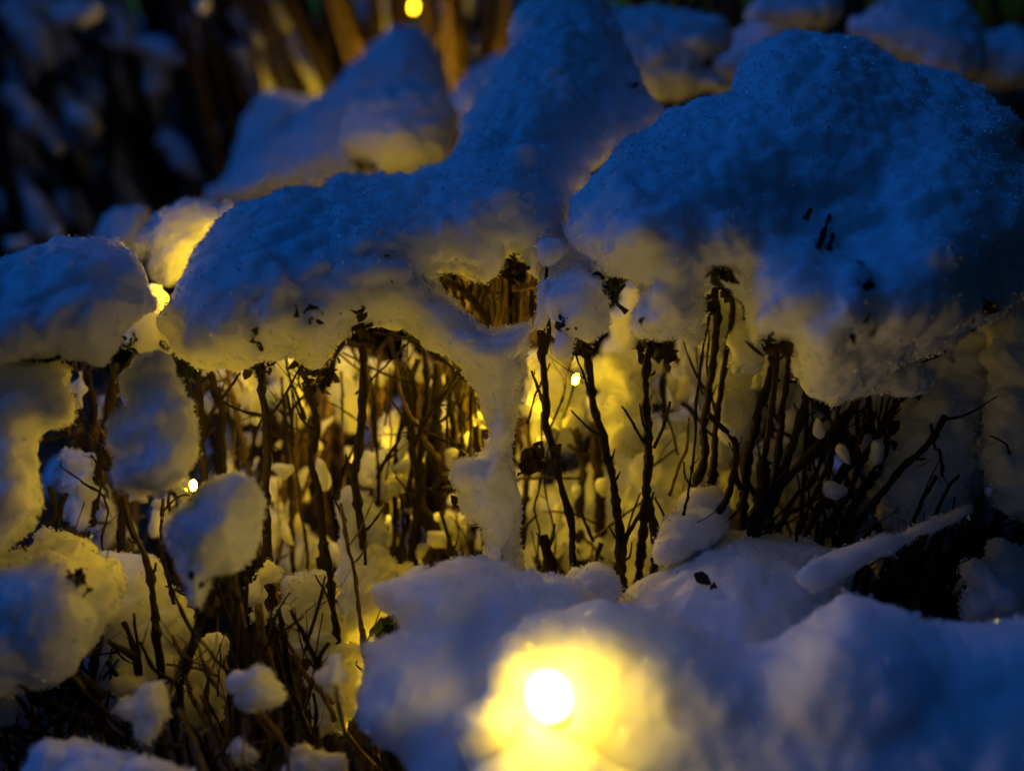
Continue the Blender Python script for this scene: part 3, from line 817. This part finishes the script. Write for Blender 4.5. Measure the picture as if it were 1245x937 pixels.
c = shrub('bare_shrub', 'far right shrub of black stems beyond the thin snow strip', 1190, 740, .5)
for pts, d, r in [
    ([(1240, 585), (1222, 620), (1200, 660), (1160, 710)], .47, 6), ([(1250, 600), (1240, 650), (1215, 700)], .48, 6), ([(1200, 640), (1160, 690), (1110, 750)], .49, 9),
    ([(1205, 530), (1222, 540), (1228, 555)], .46, 1.6), ([(1260, 560), (1235, 590), (1210, 640)], .48, 7)]:
    stem(c, pts, d, r, M_BARK, ground=pts[-1][1] > 600, twigs=0.8)
fill(c, 22, (1060, 1230), (600, 680), (720, 790), (.52, .66), 50, r=(4, 9), cl=0.05)

# shrub in the dark hollow of the drift
c = shrub('bare_shrub', 'broken straw-coloured stalks inside the dark hollow of the largest drift', 600, 420, .53)
for pts, d, r, mt in [
    ([(606, 322), (608, 360), (606, 400)], .50, 5, M_STRAW), ([(614, 325), (616, 360), (612, 405)], .505, 4, M_STRAW), ([(634, 345), (638, 370), (636, 400)], .50, 6, M_STRAW),
    ([(622, 350), (655, 345)], .485, 6, M_STRAW), ([(626, 348), (628, 400)], .51, 5, M_BARK), ([(645, 350), (646, 395)], .49, 4, M_BARK), ([(530, 338), (560, 352), (590, 385), (600, 410)], .50, 6, M_BARK),
    ([(528, 348), (545, 350)], .49, 5, M_BARK), ([(550, 345), (560, 375), (590, 400)], .505, 5, M_BARK), ([(595, 345), (585, 380), (600, 420)], .52, 6, M_BARK)]:
    stem(c, pts, d, r, mt, ground=False, twigs=1.0)
fill(c, 14, (540, 650), (318, 350), (400, 430), (.54, .60), 0, r=(3, 6), cl=0.4)
leaves(c, P(627, 325, .475), 14, 0.003, 0.006, M_LEAF, seed=3); leaves(c, P(592, 355, .49), 8, 0.003, 0.005, M_LEAF, seed=4)
leaves(c, P(540, 345, .485), 10, 0.003, 0.006, M_LEAF, seed=5)

# dead leaf tips poking out of the snow: dropped onto the snow surface
c = shrub('bare_shrub', 'hidden shrub whose dry leaf tips poke out through the snow', 640, 560, .60)
Fv = Vector(F_)
def surf(px, py):
    p = P(px, py, 1.0); dv = (Vector(p) - Vector(CAM)).normalized()
    best = None
    for t in BVH:
        if t is None: continue
        h = t.ray_cast(Vector(CAM), dv)
        if h[0] is not None and (best is None or h[3] < best[1]): best = (h[0], h[3])
    return None if best is None else np.array(best[0]) + np.array(dv) * 0.0015
sd_ = 20
for px, py, n, s, sz, mt in [
    (375, 385, 12, .0028, .006, M_LEAF), (312, 405, 9, .0022, .005, M_LEAF), (472, 345, 8, .0022, .004, M_LEAF), (434, 378, 6, .002, .005, M_LEAF), (440, 395, 16, .004, .007, M_LEAF),
    (465, 310, 4, .0012, .004, M_LEAF), (735, 350, 14, .0035, .006, M_GREEN), (742, 345, 6, .003, .005, M_GREEN), (690, 390, 6, .002, .005, M_GREEN), (783, 388, 5, .0018, .004, M_GREEN),
    (710, 415, 14, .004, .006, M_LEAF), (800, 425, 26, .006, .007, M_LEAF), (868, 330, 14, .0035, .007, M_LEAF), (885, 350, 12, .003, .006, M_LEAF), (860, 370, 10, .003, .006, M_LEAF),
    (945, 410, 18, .005, .008, M_LEAF), (978, 262, 7, .002, .005, M_LEAF), (1047, 352, 12, .003, .006, M_LEAF), (1048, 325, 6, .002, .005, M_LEAF), (1045, 397, 10, .003, .006, M_LEAF),
    (1195, 368, 8, .004, .007, M_LEAF), (1225, 318, 5, .002, .005, M_LEAF), (1030, 580, 10, .003, .006, M_LEAF), (1090, 545, 14, .004, .007, M_LEAF),
    (92, 715, 10, .0022, .006, M_LEAF), (88, 705, 5, .002, .006, M_LEAF), (75, 435, 8, .0025, .006, M_LEAF), (165, 415, 10, .003, .006, M_GREEN), (200, 420, 8, .0025, .005, M_LEAF),
    (440, 195, 8, .003, .008, M_LEAF), (455, 200, 8, .003, .008, M_LEAF), (765, 105, 5, .002, .006, M_LEAF), (815, 122, 7, .004, .007, M_LEAF), (858, 78, 8, .003, .008, M_LEAF),
    (320, 440, 12, .004, .006, M_LEAF), (380, 455, 22, .006, .007, M_LEAF), (235, 452, 10, .003, .005, M_GREEN), (250, 715, 18, .006, .006, M_LEAF), (275, 700, 12, .004, .006, M_LEAF), (300, 695, 10, .003, .006, M_LEAF),
    (580, 520, 10, .004, .006, M_LEAF), (545, 590, 8, .004, .006, M_LEAF), (640, 520, 10, .004, .006, M_LEAF), (650, 560, 12, .005, .007, M_LEAF),
    (470, 765, 5, .003, .009, M_GREEN), (860, 720, 5, .003, .006, M_LEAF), (60, 855, 16, .006, .010, M_LEAF), (95, 830, 16, .006, .010, M_LEAF), (700, 680, 14, .006, .009, M_LEAF), (665, 690, 14, .006, .009, M_LEAF)]:
    sd_ += 1
    q = surf(px, py)
    if q is None: q = P(px, py, .47)
    q = q + F_ * 0.0022
    leaves(c, q, int(n * 1.5), s * 0.85, sz * 1.2, mt, seed=sd_)

for pts, r in [([(1008, 262), (1000, 285), (993, 303)], 3), ([(1012, 285), (1006, 305)], 3.5), ([(985, 255), (978, 268)], 4), ([(310, 405), (318, 425)], 4), ([(745, 340), (735, 355)], 2.5),
               ([(690, 385), (702, 400)], 2.5), ([(157, 868), (170, 890), (186, 914)], 2.2), ([(25, 437), (55, 439), (76, 433)], 2.5)]:
    w3 = [surf(*p_) for p_ in pts]
    if any(v_ is None for v_ in w3): continue
    w3 = catmull(np.array(w3), 0.002); SEED[0] += 1
    mb = MB(); mb.add(*tube(w3 - F_ * 0.0008, np.linspace(.8, 1.1, len(w3)) * r * .42 / FPX, 6, .2, seed=SEED[0])); mb.build('twig', M_BARK, c)

def tangle(parent, n, xr, yr, dr, r=(1.2, 3.2), sd=35, straw=.3):
    for _ in range(n):
        x = rng.uniform(*xr); y = rng.uniform(*yr); a_ = math.radians(90 + rng.normal() * sd); L_ = rng.uniform(20, 60)
        dx, dy = math.cos(a_) * L_, math.sin(a_) * L_
        stem(parent, [(x - dx, y - dy), (x + rng.normal() * 5, y + rng.normal() * 5), (x + dx, y + dy)], rng.uniform(*dr), rng.uniform(*r), M_STRAW if rng.random() < straw else M_BARK, ground=False, twigs=1.5)
byname = {o['label']: o for o in bpy.data.objects if o.get('category') == 'shrub'}
def sh(t): return next(o for k_, o in byname.items() if t in k_)
tangle(sh('inside the cavity'), 80, (255, 590), (430, 680), (.47, .60))
tangle(sh('between the left snow column'), 22, (60, 240), (440, 680), (.46, .58))
tangle(sh('in the centre right'), 26, (640, 900), (430, 680), (.48, .56), r=(1, 2.4), straw=.15)
tangle(sh('leaning hard'), 30, (900, 1150), (430, 680), (.46, .53), r=(1.5, 3.5), sd=45, straw=0)
tangle(sh('tangled low'), 26, (60, 430), (690, 900), (.40, .46))
for n_, xr, yr, dr, lab, gr in [(105, (250, 590), (430, 690), (.51, .63), 'small yellow-lit snow chip caught among the cavity twigs', 'snow chips in the cavity'),
                                (36, (640, 880), (430, 640), (.52, .57), 'small amber snow chip among the central stems', 'snow chips among the central stems'),
                                (34, (60, 245), (450, 680), (.50, .60), 'small yellow snow chip among the left stems', 'snow chips among the left stems'),
                                (60, (880, 1170), (430, 690), (.455, .55), 'small dull snow chip among the slanting stems', 'snow chips among the slanting stems')]:
    for _ in range(n_):
        snow('snow_chip', lab, blob(rng.uniform(*xr), rng.uniform(*yr), rng.uniform(4, 15), rng.uniform(6, 26), rng.normal() * 25, n=7, j=.3), rng.uniform(*dr), T=.007, grains=0, vox=.0018, amp=.7, group=gr)

# ------------------------------------------------------------------ far hedges
GB = 'far hedge shrubs out of focus'
far = [('out-of-focus dark hedge shrub in the upper left corner', 120, 1.35, (-140, 240), (-60, 20)),
       ('out-of-focus brown hedge shrub behind the peaked snow ridge', 340, 1.30, (230, 440), (-60, 40)),
       ('out-of-focus hedge shrub lit golden around the far yellow bulb', 540, 1.35, (420, 680), (-60, 30)),
       ('dark shrub behind the crest of the big right mound', 1000, 1.0, (760, 1330), (-60, 40))]
for lab, px, d, xr, yt in far:
    c = shrub('hedge_shrub', lab, px, 300, d, GB)
    gold = 'golden' in lab
    for _ in range(64 if px < 700 else 50):
        x = rng.uniform(*xr); y0 = rng.uniform(*yt); dd = d + rng.uniform(-.08, .16); y1 = 330
        ln = rng.normal(90 if px < 400 else (20 if px < 700 else -30), 35)
        stem(c, [(x - ln * .8, y0 - 40), (x + rng.normal() * 12, (y0 + y1) / 2), (x + ln * .7, y1)], dd, rng.uniform(5, 11), M_STRAW if (gold and rng.random() < .6) else M_BARK, twigs=1.0)
GP = 'snow patches on the far dark hedge'
for i in range(120):
    px = rng.uniform(-20, 370); py = rng.uniform(-10, 300)
    if py > 250 - (px - 150) * .6 and px > 200: continue
    snow('snow_patch', 'blurred slanting snow patch on the far dark hedge', blob(px, py, rng.uniform(8, 24), rng.uniform(24, 60), -32 + rng.normal() * 12), 1.25 + rng.uniform(0, .14), T=0.03, k=0.3, grains=0, vox=0.005, group=GP)
for lab, px, py, rx, ry in [('pale cyan snow scrap at the left picture edge above the left mound', 22, 296, 17, 10), ('dim blue snow scrap beside the cyan one', 70, 285, 9, 16), ('blue snow blob at the top left of the far hedge', 90, 15, 35, 18), ('teal snow tip at the top edge of the far hedge', 245, 8, 10, 16)]:
    snow('snow_patch', lab, blob(px, py, rx, ry), 1.1, T=0.02, k=0.5, grains=0, vox=0.004)
for i in range(18):
    px = rng.uniform(420, 650); py = rng.uniform(-10, 90)
    if abs(px - 503) < 25 and py < 40: continue
    snow('snow_patch', 'blurred tan snow patch on the lit hedge around the far yellow bulb', blob(px, py, rng.uniform(14, 30), rng.uniform(25, 60), rng.normal() * 14), 1.32 + rng.uniform(0, .1), T=0.02, k=0.3, grains=0, vox=0.005, group='snow patches around the far bulb')

for px, py, d_, rx, ry, lab in [(872, 392, .497, 34, 46, 'shaded snow behind the twig heads in the notch of the big right mound'), (946, 455, .50, 34, 40, 'shaded snow behind the second twig notch of the big right mound'),
                                (243, 598, .421, 8, 6, 'frosted snow crumb before the glinting bulb above the amber-blue ball'), (226, 596, .422, 4, 5, 'tiny snow crumb left of the glinting bulb above the amber-blue ball'),
                                (1078, 456, .445, 40, 26, 'dim grey snow lump hanging under the right end of the big right mound'), (905, 425, .468, 26, 34, 'dim snow lump hung under the middle of the big right mound'),
                                (838, 408, .452, 24, 18, 'grey snow knob under the left lobe of the big right mound')]:
    snow('snow_lump', lab, blob(px, py, rx, ry, n=9, j=.2), d_, T=min(rx, ry) * d_ / FPX * .8, grains=.15, k=.3)
snow('snow_clump', 'shaded snow filling the crease between the largest drift and the big right mound', [(650, 330), (672, 290), (700, 270), (740, 310), (745, 345), (735, 372), (700, 385), (665, 375)], .475, T=.012, k=.4, grains=.15)
# ------------------------------------------------------------------ string lights
KB = 0.37
q = surf(667, 845)
dq = float(np.dot(q - CAM, F_))
light(668, 846, dq - .0100, .0078, 62, 'large blurred glowing bulb sunk in the foreground snow drift', axis=(-.25, -.25, .9), wire=.02, col=(1.0, 0.64, 0.032))
light(530, 150, .86, .003, 60 * KB, 'unseen bulb added behind the ball-shaped mound to light the ridge')  # added bulb, out of view: sets the mound off against a lit ridge
light(426, 475, .628, .003, 520 * KB, 'bulb at the back of the cavity behind the knotted stem')
light(268, 645, .55, .003, 105 * KB, 'bulb behind the stems above the amber-blue snow ball')
light(700, 461, .500, .0017, 330 * KB, 'small drop-shaped bright bulb behind the central forked stem')
light(235, 590, .430, .0016, 600 * KB, 'glinting bulb peeping out above the amber-blue snow ball')
light(503, 9, 1.20, .0034, 50 * KB, 'far out-of-focus yellow bulb at the top edge')
light(478, 72, 1.18, .0045, 2400 * KB, 'unseen bulb added behind the peaked snow ridge to gild the far hedge')  # added bulb, out of view: widens the golden light on the hedge
light(236, 332, .500, .0028, 620 * KB, 'bulb tucked under the bright yellow frosted lump', wire=.03)
light(466, 578, .553, .003, 330 * KB, 'bulb behind the grey snow ball in the cavity')
light(606, 520, .53, .003, 420 * KB, 'bulb deep behind the snow pillar')
light(500, 380, .548, .003, 480 * KB, 'bulb hidden behind the left spring of the snow arch')
light(330, 395, .56, .003, 400 * KB, 'bulb hidden behind the left face of the largest drift')
light(120, 640, .60, .003, 125 * KB, 'bulb behind the bright yellow pane on the left')
light(800, 372, .55, .003, 55 * KB, 'bulb hidden behind the left lobe of the big right mound')
light(575, 425, .525, .0026, 300 * KB, 'bulb hidden behind the arch under the dark hollow')
light(930, 560, .60, .003, 26 * KB, 'bulb low behind the slanting black stems')
light(250, 825, .50, .003, 85 * KB, 'bulb behind the lower left thicket')
light(480, 850, .47, .003, 260 * KB, 'unseen bulb added behind the grey-blue foreground drift as warm fill')  # added fill bulb, out of view: warms the lower left thicket and drift face
light(1225, 395, .56, .003, 20 * KB, 'bulb behind the ledge at the right picture edge')

# ------------------------------------------------------------------ world, sun, camera
w = bpy.data.worlds.new('World'); S.world = w; w.use_nodes = True
nt = w.node_tree; bg = nt.nodes['Background']
sky = nt.nodes.new('ShaderNodeTexSky'); sky.sky_type = 'NISHITA'; sky.sun_disc = False
EL, ROT = math.radians(-3.0), math.radians(-50)
sky.sun_elevation = EL; sky.sun_rotation = ROT
mx = nt.nodes.new('ShaderNodeMix'); mx.data_type = 'RGBA'; mx.blend_type = 'MULTIPLY'; mx.inputs[0].default_value = 1
nt.links.new(sky.outputs[0], mx.inputs[6]); mx.inputs[7].default_value = (0.08, 0.47, 1.0, 1)
nt.links.new(mx.outputs[2], bg.inputs['Color'])
SKYS = 0.38
bg.inputs['Strength'].default_value = SKYS
sl = bpy.data.lights.new('dusk_sun', 'SUN'); sl.energy = 0.62; sl.angle = math.radians(35); sl.color = (0.01, 0.20, 1.0)
so = bpy.data.objects.new('dusk_sun', sl); COL.objects.link(so)
dirv = Vector((0.85, -0.22, -0.95)).normalized()
so.rotation_euler = dirv.to_track_quat('-Z', 'Y').to_euler(); so.location = (0, 0, 3)

cd = bpy.data.cameras.new('camera'); co_ = bpy.data.objects.new('camera', cd); COL.objects.link(co_)
cd.sensor_width = 36; cd.sensor_fit = 'HORIZONTAL'
cd.lens = 36 * FPX / W
cd.clip_start = 0.01; cd.clip_end = 300
co_.location = tuple(CAM); co_.rotation_euler = (math.radians(90) - PITCH, 0, 0)
cd.dof.use_dof = True; cd.dof.focus_distance = 0.455; cd.dof.aperture_fstop = 2.7
S.camera = co_

S.render.engine = 'CYCLES'
cy = S.cycles
cy.max_bounces = 8; cy.diffuse_bounces = 5; cy.glossy_bounces = 3; cy.transmission_bounces = 2
cy.sample_clamp_indirect = 3.0; cy.caustics_reflective = False; cy.caustics_refractive = False
cy.use_denoising = True
S.view_settings.view_transform = 'Standard'; S.view_settings.look = 'None'
S.view_settings.exposure = 0; S.view_settings.gamma = 1
